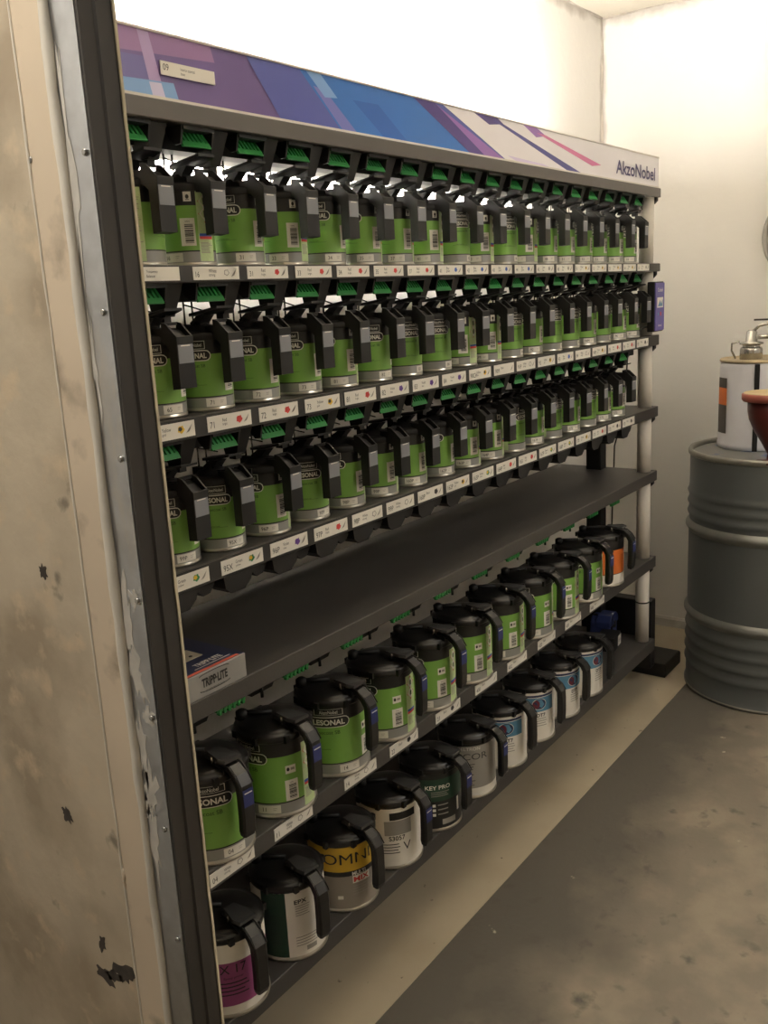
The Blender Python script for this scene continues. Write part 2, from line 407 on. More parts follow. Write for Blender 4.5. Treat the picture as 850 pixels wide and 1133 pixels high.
# lamps; the hall panel is an added one, out of view
def ceiling_light(loc, label, e, sx, sy):
    t = thing('ceiling_light', label, 'ceiling light', loc, 0, 'ceiling lights')
    MB().box(-sx - .02, sx + .02, -sy - .02, sy + .02, -.04, 0).build('frame', post_m, t)
    m = mat('light_%g' % e, (255, 236, 208), .5, emit=((255, 249, 240), e))
    MB().box(-sx, sx, -sy, sy, -.048, -.041).build('diffuser', m, t)
ceiling_light((-.9, -2.2, ZC), 'flat ceiling light panel in the mixing room in front of the rack', ROOM_E, .6, .3)
ceiling_light((-3.05, -.15, ZC), 'added unseen ceiling panel lighting the partition from outside the opening', HALL_FILL_E, .25, .3)
t = thing('tube_light', 'long fluorescent tube light hidden behind the printed header on the rack top', 'tube light', (-1.08, .235, 1.7505))
MB().box(-.95, .95, -.028, .024, 0, .046).build('fixture', post_m, t, bevel=.004)
MB().tube([(-.93, .046, .036), (.93, .046, .036)], .013, 12).build('tube', mat('tube_glow', (255, 246, 226), .5, emit=((255, 250, 243), TUBE_E)), t)
for s_ in (-.945, .945): MB().box(s_ - .012, s_ + .012, .02, .06, .02, .052).build('socket', post_m, t)

# ------------------------------------------------------------------ the rack
XL, XR, DEP = -2.26, .016, .372
rack = thing('paint_mixing_rack', 'long dark grey paint mixing rack with white posts and printed blue purple header', 'rack', (0, 0, 0))
P = .1155; X0 = -1.983
def stx(i): return X0 + P * i - (.008 if i <= 0 else .004 if i == 1 else 0) - (.012 if i < 0 else 0)
PB = .1715; XB0 = -2.035
SH = [('top', 1.722, 1.75), ('s1', 1.49, 1.516), ('s2', 1.252, 1.286), ('s3', 1.012, 1.047), ('s4', .790, .825), ('s5', .479, .518), ('s6', .165, .208)]
shelves = {}
for nm, zb, zt in SH:
    mb = MB()
    dp = .316 if nm == 'top' else DEP
    mb.prism_x([(0, zb), (0, zt), (dp, zt), (dp, zt - .022), (.012, zt - .022), (.012, zb)], XL, XR)
    o = mb.build('shelf', fascia_m if nm == 'top' else charcoal, rack, bevel=.0015, seg=1)
    shelves[nm] = o
    for x in (XR - .022, XL + .022):       # little hooks under the end of each shelf
        MB().prism_x([(.004, zb), (.03, zb), (.026, zb - .016), (.014, zb - .02), (.004, zb - .01)], x - .008, x + .008).build('end_clip', black, o)
# white front posts with collars, dark drive columns behind
for x in (-.020, XL + .036):
    for (za, zb) in ((.208, .479), (.518, .790), (.825, 1.012), (1.047, 1.252), (1.286, 1.49), (1.516, 1.722)):
        MB().lathe([(.0235, za), (.0235, zb)], 24, c=(x, .034)).build('post', post_m, rack)
    c = MB().lathe([(.0243, .352), (.0243, .357)], 24, c=(x, .034)).build('post_band', black, rack)
    MB().box(x - .025, x + .025, .18, .235, .0, 1.72).build('drive_column', black, rack, bevel=.003)
# motor housing and feet
for sx, xa in ((1, .06), (-1, XL - .045)):
    if sx > 0:
        MB().box(.05, .10, .028, .30, .07, .332).build('motor_housing', black, rack, bevel=.004)
        MB().prism_y([(.15, .0025), (.325, .0025), (.325, .046), (.315, .056), (.15, .056)], .006, .33).build('foot', black, rack, bevel=.003)
        MB().box(-.1, .16, .20, .30, .0025, .05).build('foot_beam', black, rack)
    else:
        MB().box(XL, XL + .15, .006, .33, .0025, .062).build('foot', black, rack, bevel=.003)

# header: printed panel, top trim, name plate
hd = shelves['top']
HZ0, HZ1, HY = 1.7545, 1.842, .008
def hy(z): return HY
mb = MB().box(XL + .01, .010, HY, HY + .012, HZ0 - .003, HZ1)
hdr = mb.build('header_panel', mat('header_purple', (104, 84, 140), .35, var=.08, scale=3), rack)
MB().box(XL + .01, .010, HY - .003, HY + .014, HZ1 - .0008, HZ1 + .003).build('header_trim', post_m, hdr)
MB().box(XL + .01, .010, HY - .004, HY + .012, HZ0 - .0045, HZ0).build('header_trim', post_m, hdr)
def clip(poly, ax, val, sign):
    out = []
    for i in range(len(poly)):
        a, b = poly[i], poly[(i + 1) % len(poly)]
        da, db = sign * (a[ax] - val), sign * (b[ax] - val)
        if da >= 0: out.append(a)
        if da * db < 0:
            t_ = da / (da - db); out.append((a[0] + (b[0] - a[0]) * t_, a[1] + (b[1] - a[1]) * t_))
    return out
PR = [
 ('print_mauve', (146, 110, 160), [(-2.25, 1.847), (-1.958, 1.851), (-1.948, 1.819), (-2.25, 1.803)]),
 ('print_slate', (104, 96, 158), [(-2.25, 1.803), (-2.09, 1.806), (-2.075, 1.772), (-2.25, 1.765)]),
 ('print_light_mauve', (170, 146, 192), [(-2.099, 1.849), (-2.079, 1.848), (-2.054, 1.75), (-2.078, 1.75)]),
 ('print_sky', (124, 164, 214), [(-2.25, 1.769), (-2.037, 1.777), (-2.027, 1.747), (-2.25, 1.748)]),
 ('print_pale_lilac', (206, 200, 230), [(-2.084, 1.773), (-2.061, 1.774), (-2.054, 1.75), (-2.078, 1.75)]),
 ('print_blue_violet', (84, 92, 166), [(-1.893, 1.86), (-.209, 1.889), (-.204, 1.655), (-1.782, 1.73)]),
 ('print_mid_blue', (52, 112, 190), [(-1.757, 1.849), (-1.349, 1.861), (-1.095, 1.731), (-1.63, 1.746)]),
 ('print_deep_blue', (44, 96, 178), [(-1.60, 1.81), (-1.52, 1.812), (-1.40, 1.74), (-1.48, 1.74)]),
 ('print_lilac', (116, 120, 190), [(-1.712, 1.819), (-1.68, 1.816), (-1.575, 1.743), (-1.625, 1.746)]),
 ('print_sky', (124, 164, 214), [(-1.736, 1.846), (-1.697, 1.846), (-1.645, 1.807), (-1.681, 1.804)]),
 ('print_dark_violet', (76, 60, 128), [(-1.422, 1.851), (-1.337, 1.849), (-1.009, 1.728), (-1.096, 1.721)]),
 ('print_violet', (146, 104, 176), [(-1.337, 1.849), (-1.296, 1.833), (-.917, 1.724), (-1.044, 1.725)]),
 ('print_white', (236, 232, 236), [(-1.302, 1.846), (.025, 1.871), (.033, 1.691), (-.893, 1.715)]),
 ('print_dark_violet', (76, 60, 128), [(-1.169, 1.844), (-1.064, 1.846), (-1.022, 1.831), (-1.09, 1.823)]),
 ('print_navy', (70, 66, 138), [(-1.077, 1.836), (-1.022, 1.831), (-.546, 1.747), (-.635, 1.746)]),
 ('print_violet', (146, 104, 176), [(-.94, 1.846), (-.864, 1.844), (-.80, 1.827), (-.855, 1.819)]),
 ('print_pink', (206, 112, 160), [(-.855, 1.83), (-.805, 1.829), (-.453, 1.785), (-.516, 1.778)]),
 ('print_pale_violet', (216, 204, 232), [(-.916, 1.745), (-1.007, 1.764), (-.818, 1.759), (-.60, 1.734)])]
for k, (nm, rgb, pg) in enumerate(PR):
    for ax, val, sg in ((0, XL + .012, 1), (0, .009, -1), (1, HZ0, 1), (1, HZ1 - .001, -1)): pg = clip(pg, ax, val, sg)
    if len(pg) < 3: continue
    y = HY - .0003 - .0001 * k
    MB().add([(x, y, z) for x, z in pg], [tuple(range(len(pg)))]).build('printed_shape', mat(nm, rgb, .35, var=.05, scale=4), hdr)
MB().ptext('AkzoNobel', .039, (-.186, HY - .0028, 1.790), (1, 0, 0), (0, 0, 1), 0, 1.3, bold=.018).build('lettering', mat('print_logo', (64, 56, 108), .4), hdr)
mb = MB().box(-2.062, -1.954, HY - .004, HY - .0024, 1.7855, 1.8045)
mb.ptext('09', .009, (-2.058, HY - .0042, 1.7965), (1, 0, 0), (0, 0, 1), 1, .9, left=True)
mb.ptext('Interior essential', .0042, (-2.024, HY - .0042, 1.7975), (1, 0, 0), (0, 0, 1), 1, .7, left=True)
mb.ptext('base', .004, (-2.024, HY - .0042, 1.7915), (1, 0, 0), (0, 0, 1), 1, .8, left=True)
mb.build('number_plate', [lwhite, ink], hdr)

# label cards
def card(shelf, x0, zc, num, drop, wd=.100, h=.0225, small=False):
    y = -.0016
    mb = MB().box(x0, x0 + wd, y, 0.0006, zc - h / 2, zc + h / 2, 0)
    yt = y - .0003; X, Z = (1, 0, 0), (0, 0, 1)
    if num: mb.ptext(num, h * .42, (x0 + .005, yt, zc - h * .08), X, Z, 1, .85, left=True)
    rr_ = random.Random(hash((round(x0, 3), round(zc, 3))) % 9999)
    words = ['White strong', 'Red bright', 'Blue green', 'Orange red', 'Violet deep', 'Yellow gold', 'Green yellow', 'Black', 'Silver fine']
    idx = {None: 7, 'red': 1, 'yellow': 5, 'blue': 2, 'purple': 4, 'green': 6, 'dark': 7, 'pale': 0, 'grey': 8}[drop]
    if num == '': mb.ptext('Transparency', .0045, (x0 + .036, yt, zc + .003), X, Z, 1, .8, left=True); mb.ptext('Balancer', .0042, (x0 + .036, yt, zc - .003), X, Z, 1, .8, left=True)
    else:
        a, *b = words[idx].split()
        mb.ptext(a, .0056, (x0 + .033, yt, zc + .0036), X, Z, 1, .8, left=True)
        if b: mb.ptext(b[0], .0050, (x0 + .033, yt, zc - .0036), X, Z, 1, .8, left=True)
        if drop:
            cx, cz, r = x0 + .0715, zc + .0005, h * .27
            pts = []
            for i in range(12):
                q = 2 * PI * i / 12; k = r * (1.05 + .18 * math.cos(5 * q + .9)); pts.append((cx + k * math.cos(q), yt, cz + k * math.sin(q) * .85))
            mb.add(pts, [tuple(range(12))], 2)
            if drop in ('pale',):
                pts2 = [(cx + (p[0] - cx) * .72, yt - .0002, cz + (p[2] - cz) * .72) for p in pts]; mb.add(pts2, [tuple(range(12))], 0)
            elif drop in ('yellow', 'green'):
                pts2 = [(cx + (p[0] - cx) * .6 - .002, yt - .0002, cz + (p[2] - cz) * .6 + .001) for p in pts]; mb.add(pts2, [tuple(range(12))], 3)
        # brush stroke mark
        sx = x0 + wd - .013
        mb.add([(sx - .006, yt, zc - .006), (sx + .003, yt, zc - .002), (sx + .0075, yt, zc + .007), (sx + .0055, yt, zc + .0045), (sx + .001, yt, zc - .004)], [(0, 1, 2, 3, 4)], 4)
    dm = {None: grey_m, 'red': red_m, 'yellow': yellow_m, 'blue': blue_m, 'purple': purple_m, 'green': dgreen_m, 'dark': dark_m, 'pale': grey_m, 'grey': grey_m}[drop]
    mb.build('label_card', [lwhite, ink, dm, yellow_m if drop == 'green' else dark_m, grey_m], shelf)
R1 = [('', None), ('16', 'pale'), ('31', 'red'), ('33', 'red'), ('34', 'red'), ('35', 'red'), ('37', 'red'), ('41', 'blue'), ('42', 'blue'), ('43', 'blue'), ('44', 'blue'), ('45', 'grey'), ('48', 'grey'), ('51', 'yellow'), ('52', 'yellow'), ('53', 'yellow'), ('54', 'yellow'), ('55', 'grey')]
R2 = [('65', 'yellow'), ('71', 'red'), ('72', 'red'), ('73', 'yellow'), ('81', 'red'), ('82', 'purple'), ('83', 'purple'), ('84', 'purple'), ('90CH', 'yellow'), ('90M', None), ('91P', 'pale'), ('92', 'yellow'), ('93', 'blue'), ('94', 'pale'), ('94M', 'yellow'), ('95', 'red'), ('96', 'red'), ('97', 'dark')]
R3 = [('99P', 'green'), ('95X', 'green'), ('96P', 'purple'), ('97P', 'red'), ('98P', 'pale'), ('99P', 'pale'), ('160P', 'dark'), ('162P', 'yellow'), ('163P', 'green'), ('164P', 'red'), ('165', 'red'), ('167P', 'green'), ('168P', 'green'), ('170', 'yellow'), ('171', 'red'), ('172', 'dark'), ('173', 'dark')]
for nm, rows in (('s1', R1), ('s2', R2), ('s3', R3)):
    zb, zt = [(a, b) for n_, a, b in SH if n_ == nm][0]
    MB().box(XL + .01, XR - .001, -.0008, .0004, zb + .002, zt - .001).build('label_strip', strip_black, shelves[nm])
    for k, (num, dr) in enumerate(rows):
        card(shelves[nm], stx(k - 1) - .052, (zb + zt) / 2 + (0 if nm != 's1' else .0005), num, dr, h=min(.0245, zt - zb - .006))
C5 = [(-2.137, '04', 'pale'), (-1.975, '11', 'pale'), (-1.766, '14', 'pale'), (-1.608, '22', 'dark'), (-1.425, '23', 'dark'), (-1.245, '400', None), (-1.08, '402', None), (-.905, '420', None), (-.73, '430', None), (-.555, '440', None)]
for x, num, dr in C5: card(shelves['s5'], x, .4985, num, dr, wd=.108, h=.0245)

# parts below the shelves: green combs, hoods and drive housings
mb = MB()
mb.prism_x([(.010, -.029), (.014, -.030), (.019, -.0215), (.015, -.0205)], -.029, .029, 0)
for k in range(7):
    x = -.0265 + .0088 * k
    mb.add([(x - .0045, .0245, -.006), (x - .0005, .0245, -.006), (x + .0035, .0145, -.0225), (x - .0015, .0145, -.0225), (x - .0045, .0295, -.006), (x - .0005, .0295, -.006), (x + .0035, .0185, -.0225), (x - .0015, .0185, -.0225)], [(0, 3, 2, 1), (4, 5, 6, 7), (0, 1, 5, 4), (1, 2, 6, 5), (2, 3, 7, 6), (3, 0, 4, 7)], 0)
comb_me = mb.mesh('guide_comb', [combgreen])
mb = MB()
for s_ in (-1, 1):
    mb.prism_x([(.006, 0), (.044, 0), (.036, -.016), (.024, -.027), (.012, -.026)], s_ * .0325 - .002, s_ * .0325 + .002)
mb.box(-.032, .032, .004, .040, -.006, 0)
hood_me = mb.mesh('comb_hood', [black])
mb = MB(); mb.frustum((0, .050, -.050), (.010, .014, 0), (0, .045, 0), (.017, .026, 0)); mb.box(-.007, .007, .042, .058, -.058, -.050)
house_me = mb.mesh('drive_housing', [black])
mb = MB(); mb.prism_y([(-.036, 0), (.036, 0), (.028, -.02), (.012, -.033), (-.02, -.033), (-.033, -.022)], .006, .05)
flap_me = mb.mesh('drive_flap', [black])
mb = MB(); mb.prism_y([(-.026, 0), (.026, 0), (.020, -.012), (.010, -.024), (-.006, -.026), (-.018, -.014)], .02, .06)
flap2_me = mb.mesh('drive_flap', [black])
mb = MB(); mb.box(-.034, .034, .014, .05, -.012, 0, 0)
for k in range(6): mb.box(-.031 + .0112 * k, -.025 + .0112 * k, .0125, .02, -.017, -.004, 0)
comb5_me = mb.mesh('guide_comb', [combgreen])
mb = MB(); mb.tube([(0, .03, -.062), (0, .03, 0)], .0032, 8); pin_me = mb.mesh('drive_pin', [steel_m])
for nm, cnt in (('top', 18), ('s1', 18), ('s2', 17), ('s3', 17)):
    zb, zt = [(a, b) for n_, a, b in SH if n_ == nm][0]; zu = zt - .022
    if nm != 's3': MB().box(XL + .06, -.05, .062, .098, zb - .028, zu).build('drive_rail', black, shelves[nm])
    for k in range(cnt):
        x = stx(k - 1)
        if nm == 's3':
            link('drive_flap', flap_me, shelves[nm], (x - .006, 0, zb)); link('drive_flap', flap2_me, shelves[nm], (x + .056, 0, zb))
        else:
            link('guide_comb', comb_me, shelves[nm], (x, .006, zb)); link('comb_hood', hood_me, shelves[nm], (x, .006, zb)); link('drive_housing', house_me, shelves[nm], (x + P / 2 - .004, 0, zb))
for k in range(11):
    x = XB0 + PB * k; link('guide_comb', comb5_me, shelves['s4'], (x, 0, .7895)); link('drive_pin', pin_me, shelves['s4'], (x - .036, .045, .789)); link('drive_pin', pin_me, shelves['s4'], (x - .036, .075, .789))
    MB().frustum((x - .03, .11, .735), (.028, .03, 0), (x - .03, .11, .789), (.04, .05, 0)).build('drive_housing', black, shelves['s4'])

# ------------------------------------------------------------------ small cans
RS, HS = .0438, .121
mb = MB().lathe([(.0405, .003), (.0432, 0), (RS + .0012, .0012), (RS + .0012, .004), (RS, .0055), (RS, .117), (RS + .001, .119), (RS + .001, HS), (.040, HS), (.0395, .1185)], 32)
body_s = mb.mesh('can_body', [tin])
RL = RS + .0004
def wrap(z, mats, n=32, r=RL):
    mb = MB()
    for i in range(len(z) - 1): mb.lathe([(r, z[i]), (r, z[i + 1])], n, i, cap0=False, cap1=False)
    return mb.mesh('label_wrap', mats)
wrap_s = wrap([.0065, .0225, .0245, .0925, .1165], [lgrey, lblack, green, lblack])
def brand(r, zc, w, h, ztop):
    mb = MB(); mb.pill(r + .0002, 0, zc, w + .003, h + .003, 0); mb.pill(r + .0004, 0, zc, w, h, 1)
    td = text_data('LESONAL', .03); mb.ctext('LESONAL', h * .60, r + .0007, 0, zc, 0, (w * .80) / (td[2] * h * .60 / td[3]), bold=.03)
    zz = ztop; aw = math.degrees(w * .36 / r)
    for a0, a1, z0, z1 in ((-aw, aw, zz + .0058, zz + .0064), (-aw, aw, zz - .0064, zz - .0058), (-aw, -aw + .9, zz - .006, zz + .006), (aw - .9, aw, zz - .006, zz + .006)): mb.patch(r + .0003, a0, a1, z0, z1, 0)
    mb.ctext('AkzoNobel', h * .36, r + .0005, 0, zz, 0, .8)
    return mb.mesh('brand_plate', [lwhite, lblack])
brand_s = brand(RL, .0905, .052, .0145, .1075)
mb = MB(); mb.ctext('Basecoat SB', .0052, RL + .0003, 0, .0745, 0, .95); mb.ctext('Lesonal base colour', .0022, RL + .0003, -8, .0455, 0, .8); mb.patch(RL + .0003, -32, 22, .0432, .0436, 0)
print_s = mb.mesh('product_lettering', [darkgreen_ink])
def barcode(r, ac, z0, z1, wd, horiz=True):
    mb = MB(); mb.patch(r + .0002, ac - wd / 2, ac + wd / 2, z0, z1, 0); rr_ = random.Random(3)
    z = z0 + (z1 - z0) * .10
    while z < z0 + (z1 - z0) * .76:
        h = rr_.choice((.0007, .0011, .0018)) * (z1 - z0) / .04; mb.patch(r + .0004, ac - wd * .22, ac + wd * .36, z, z + h, 1); z += h + rr_.choice((.0006, .001, .0014)) * (z1 - z0) / .04
    mb.ctext('EAN', (z1 - z0) * .06, r + .0004, ac, z0 + (z1 - z0) * .88, 1)
    return mb.mesh('barcode', [lwhite, ink])
bar_s = barcode(RL, 78, .0315, .0735, 30)
mb = MB(); mb.patch(RL + .0002, 74, 90, .0985, .113, 0); mb.disc_patch(RL + .0004, 82, .1055, .0028, .0035, 1, 8); mb.patch(RL + .0004, 78, 86, .1005, .1015, 1)
picto_s = mb.mesh('pictogram', [lwhite, ink])
def panel(r, a0, a1, z0, z1, hz):
    mb = MB(); mb.patch(r + .0003, a0, a1, z0, z1, 0); ac = (a0 + a1) / 2; hh = z1 - z0
    if hz:
        dw = (a1 - a0) * .42; dwm = math.radians(dw) * r
        for q in (.86, .68):
            zc = z0 + hh * q
            for sc, mi, dr in ((1, 1, .0005), (.8, 2, .0007)):
                v = []
                for dx, dz in ((-1, 0), (0, -1), (1, 0), (0, 1)):
                    a = math.radians(ac + dx * dw * sc - 90); v.append(((r + dr) * math.cos(a), (r + dr) * math.sin(a), zc + dz * dwm * 1.15 * sc))
                mb.add(v, [(0, 1, 2, 3)], mi)
            mb.patch(r + .0009, ac - dw * .18, ac + dw * .18, zc - dwm * .4, zc + dwm * .4, 3)
        mb.patch(r + .0005, a0 + 2, a1 - 2, z0 + hh * .36, z0 + hh * .40, 4); mb.patch(r + .0005, a0 + 2, a1 - 2, z0 + hh * .32, z0 + hh * .36, 5)
        zs = [.12 + .018 * k for k in range(9)]
    else: zs = [.08 + .03 * k for k in range(28)]
    rr_ = random.Random(5)
    for q in zs: mb.patch(r + .0005, a0 + 3, a1 - 3 - rr_.random() * (a1 - a0) * .35, z0 + hh * q, z0 + hh * q + hh * .008, 6)
    return mb.mesh('safety_panel', [palegreen, red_m, lwhite, ink, blue_m, red_m, grey_m])
pan_s = panel(RL, 99, 137, .0075, .1135, True)
pan2_s = panel(RL, -104, -62, .0075, .1135, False)
def num_tag(num, r, ac, zc, h, wd):
    mb = MB(); mb.patch(r + .0002, ac - wd / 2, ac + wd / 2, zc - h / 2, zc + h / 2, 0)
    if num: mb.ctext(num, h * .5, r + .0004, ac - wd * .30 + len(num) * 1.5, zc, 1, .9)
    mb.patch(r + .0004, ac + wd * .16, ac + wd * .34, zc + h * .12, zc + h * .17, 2); mb.patch(r + .0004, ac + wd * .16, ac + wd * .30, zc - h * .1, zc - h * .05, 2)
    return mb.mesh('number_tag', [lwhite, ink, grey_m])
# lid
mb = MB().lathe([(.0456, .1145), (.0462, .116), (.0462, .1235), (.044, .126), (.034, .1285), (.030, .1295), (.026, .136), (.014, .139), (.011, .143), (.006, .144)], 32, 0)
mb.box(-.010, .010, -.036, .01, .123, .138); mb.box(-.018, -.006, .012, .034, .126, .140); mb.box(.012, .022, .004, .026, .126, .143)
for k in range(6):
    a = k * PI / 3 + .3; mb.box(.0452 * math.cos(a) - .003, .0452 * math.cos(a) + .003, .0452 * math.sin(a) - .003, .0452 * math.sin(a) + .003, .112, .125)
lid_s = mb.mesh('mixing_lid', [black])
mb = MB()
HP = [(-.028, .121), (-.028, .137), (-.046, .137), (-.0555, .134), (-.0785, .1155), (-.0785, .047), (-.060, .0455), (-.0595, .107), (-.050, .115)]
mb.prism_x(HP, -.0158, .0158, 0)
for s_ in (-1, 1):      # lips of the open top
    x = s_ * .0145; mb.prism_x([(-.046, .134), (-.046, .1465), (-.057, .1442), (-.0795, .1245), (-.0795, .113), (-.0555, .132)], x - .0014, x + .0014, 0)
mb.prism_x([(-.077, .113), (-.0795, .113), (-.0795, .1245), (-.077, .126)], -.0145, .0145, 0)
mb.prism_x([(-.046, .1415), (-.046, .1465), (-.049, .1462), (-.049, .1415)], -.0145, .0145, 0)
handle_s = mb.mesh('handle', [black])
mb = MB().box(-.0142, .0142, -.0792, -.0784, .085, .1192, 0); mb.box(-.009, .009, -.0794, -.0791, .1105, .112, 1)
stick_s = mb.mesh('handle_sticker', [sticker, lwhite])
def lever(sc=1.0, y0=.010, zo=0.0):
    mb = MB()
    # neck and flat tongue reaching out over the handle
    mb.prism_x([(y0, .132), (y0 + .004, .142), (y0 - .012, .1525), (y0 - .034, .154), (y0 - .022, .142), (y0 - .018, .132)], -.010, .010)
    L_ = [(-.021, y0 - .008), (-.012, y0 + .003), (.012, y0 + .003), (.021, y0 - .008), (.023, y0 - .040), (.017, y0 - .070), (-.017, y0 - .070), (-.023, y0 - .040)]
    zt = lambda y: .1525 + (y0 - y) * .11 + (.003 if y < y0 - .06 else 0)
    v = [(x, y, zt(y)) for x, y in L_] + [(x, y, zt(y) + .004) for x, y in L_]
    n = len(L_); mb.add(v, [tuple(range(n)), tuple(range(n, 2 * n))[::-1]] + [((i + 1) % n, i, n + i, n + (i + 1) % n) for i in range(n)])
    return mb
lever_s = lever().mesh('thumb_lever', [black])
mb = MB(); mb.tube([(-.008, .028, .135), (-.008, .028, .186)], .0016, 6); mb.tube([(.010, .028, .135), (.010, .028, .186)], .0016, 6); mb.tube([(-.008, .028, .172), (.03, .02, .160)], .0012, 6)
fork_s = mb.mesh('mixing_fork', [steel_m])

def cam_angle(x, y): return math.atan2(CAM.y - y, CAM.x - x)
ORD = ['first', 'second', 'third', 'fourth', 'fifth', 'sixth', 'seventh', 'eighth', 'ninth', 'tenth', 'eleventh', 'twelfth', 'thirteenth', 'fourteenth', 'fifteenth', 'sixteenth', 'seventeenth', 'eighteenth']
def small_can(x, y, z, delta, num, label, group, pan2, jit):
    t = thing('paint_can', label, 'paint can', (x, y, z), jit, group)
    link('can_body', body_s, t)
    rot = cam_angle(x, y) - math.radians(delta) + PI / 2 - jit
    l = link('label_wrap', wrap_s, t, None, rot)
    link('brand_plate', brand_s, l); link('product_lettering', print_s, l); link('barcode', bar_s, l); link('pictogram', picto_s, l)
    link('safety_panel', pan_s, l)
    if pan2: link('safety_panel', pan2_s, l)
    link('number_tag', num_tag(num, RL, 40, .0145, .0135, 46), l)
    d = link('mixing_lid', lid_s, t); link('thumb_lever', lever_s, d); link('mixing_fork', fork_s, d)
    h = link('handle', handle_s, t); link('handle_sticker', stick_s, h)
D1 = [-80, 75, 24, 52, 12, 26, 30, 42, -38, 45, -38, 45, 10, 15, 5, 12, 15, 8]
D2 = [8, 20, 22, 16, 30, -6, -28, -26, 62, 48, -42, 8, -45, -45, 8, -45, 10, 12]
D3 = [10, 3, 35, -10, 25, 34, 24, 8, 36, 34, -62, 4, -62, 6, -50, 8, 10, 8]
for (rows, deltas, zt, yy, wh) in ((R1, D1, 1.516, .070, 'top can row'), (R2, D2, 1.286, .058, 'second can row'), (R3, D3, 1.047, .058, 'third can row')):
    for k, (num, dr) in enumerate(rows):
        x = X0 + P * (k - 1) + (.010 if k == 0 else 0) + random.uniform(-.0015, .0015)
        if k == 0: lab = 'small green paint can in the %s half hidden by the door jamb' % wh
        elif k == len(rows) - 1: lab = 'small green paint can at the far right end of the %s' % wh
        else: lab = 'small green paint can, %s from the left in the %s' % (ORD[k], wh)
        small_can(x, yy + random.uniform(-.002, .002), zt, deltas[k], num, lab, 'small green cans in the ' + wh, deltas[k] < 0, random.uniform(-.05, .05))

# ------------------------------------------------------------------ large cans
RBc, HB = .0725, .162
mb = MB().lathe([(.068, .004), (.0715, 0), (RBc + .0018, .0018), (RBc + .0018, .006), (RBc, .008), (RBc, .155), (RBc + .0015, .158), (RBc + .0015, HB), (.066, HB), (.065, .158)], 40)
body_b = mb.mesh('can_body', [tin])
RB = RBc + .0005
wrap_b = wrap([.0095, .030, .0325, .124, .157], [lgrey, lblack, green, lblack], 40, RB)
brand_b = brand(RB, .1215, .082, .0195, .143)
mb = MB(); mb.ctext('Basecoat SB', .0078, RB + .0003, -4, .100, 0, 1.0); mb.ctext('Lesonal base', .0026, RB + .0003, -6, .064, 0, .9)
print_b = mb.mesh('product_lettering', [darkgreen_ink])
bar_b = barcode(RB, 66, .0335, .075, 20)
mb = MB(); mb.patch(RB + .0002, 58, 74, .088, .104, 0); mb.disc_patch(RB + .0004, 62, .0965, .003, .004, 1, 8); mb.patch(RB + .0004, 66, 72, .094, .099, 2)
picto_b = mb.mesh('pictogram', [lwhite, ink, grey_m])
pan_b = panel(RB, 86, 112, .011, .140, True)
# lid with wide dome, thumb plate and curved handle
mb = MB().lathe([(.0742, .152), (.0748, .154), (.0748, .1625), (.072, .1655), (.067, .166), (.0665, .168), (.056, .1725), (.034, .177), (.016, .1785), (.003, .179)], 40, 0)
mb.box(-.016, .016, -.072, -.02, .162, .176)
for k in range(8):
    a = k * PI / 4 + .35; mb.box(.0735 * math.cos(a) - .005, .0735 * math.cos(a) + .005, .0735 * math.sin(a) - .005, .0735 * math.sin(a) + .005, .150, .164)
lid_b = mb.mesh('mixing_lid', [blackgloss])
def sweep_handle(path, hw, th, mi=0, mb=None):
    mb = mb or MB(); n = len(path); o = len(mb.v)
    for i, (y, z) in enumerate(path):
        a = path[max(0, i - 1)]; b = path[min(n - 1, i + 1)]; ty, tz = b[0] - a[0], b[1] - a[1]; l = math.hypot(ty, tz); ny, nz = -tz / l, ty / l
        t_ = th[i] / 2; w_ = hw[i]
        for sx, sn in ((-1, -.6), (-.75, -1), (.75, -1), (1, -.6), (1, .6), (.75, 1), (-.75, 1), (-1, .6)):
            mb.v.append((sx * w_, y + ny * t_ * sn, z + nz * t_ * sn))
    for i in range(n - 1):
        for j in range(8):
            j2 = (j + 1) % 8; mb.f.append((o + i * 8 + j, o + i * 8 + j2, o + (i + 1) * 8 + j2, o + (i + 1) * 8 + j)); mb.m.append(mi); mb.sm.append(False)
    mb.f.append(tuple(o + j for j in range(8))[::-1]); mb.f.append(tuple(o + (n - 1) * 8 + j for j in range(8))); mb.m += [mi, mi]; mb.sm += [False, False]
    return mb
HPATH = [(-.040, .170), (-.060, .1765), (-.080, .174), (-.095, .164), (-.1035, .150), (-.1045, .13), (-.104, .09), (-.1025, .066), (-.1015, .057)]
mb = sweep_handle(HPATH, [.012, .0125, .0135, .0145, .0145, .014, .0135, .0135, .0115], [.013, .013, .014, .015, .016, .017, .018, .018, .014])
for s_ in (-1, 1): mb.tube([(s_ * .0125, -.060, .1835), (s_ * .0133, -.084, .1805), (s_ * .0138, -.100, .169), (s_ * .0138, -.1115, .152)], .0014, 6)
handle_b = mb.mesh('handle', [blackgloss])
mb = MB().add([(-.0105, -.1138, .114), (.0105, -.1138, .114), (.0105, -.1138, .145), (-.0105, -.1138, .145), (-.0105, -.1122, .114), (.0105, -.1122, .114), (.0105, -.1122, .145), (-.0105, -.1122, .145)], [(0, 1, 2, 3), (7, 6, 5, 4), (0, 4, 5, 1), (1, 5, 6, 2), (2, 6, 7, 3), (3, 7, 4, 0)])
mb.box(-.008, .008, -.1141, -.1136, .138, .1398, 1)
stick_b = mb.mesh('handle_sticker', [bluestick, lwhite])
mb = MB()
L_ = [(-.012, -.022), (.012, -.022), (.017, -.040), (.023, -.064), (.018, -.080), (-.018, -.080), (-.023, -.064), (-.017, -.040)]
zt_ = lambda y: .179 + (.006 if y > -.05 else .010 - (abs(y) - .05) * .1)
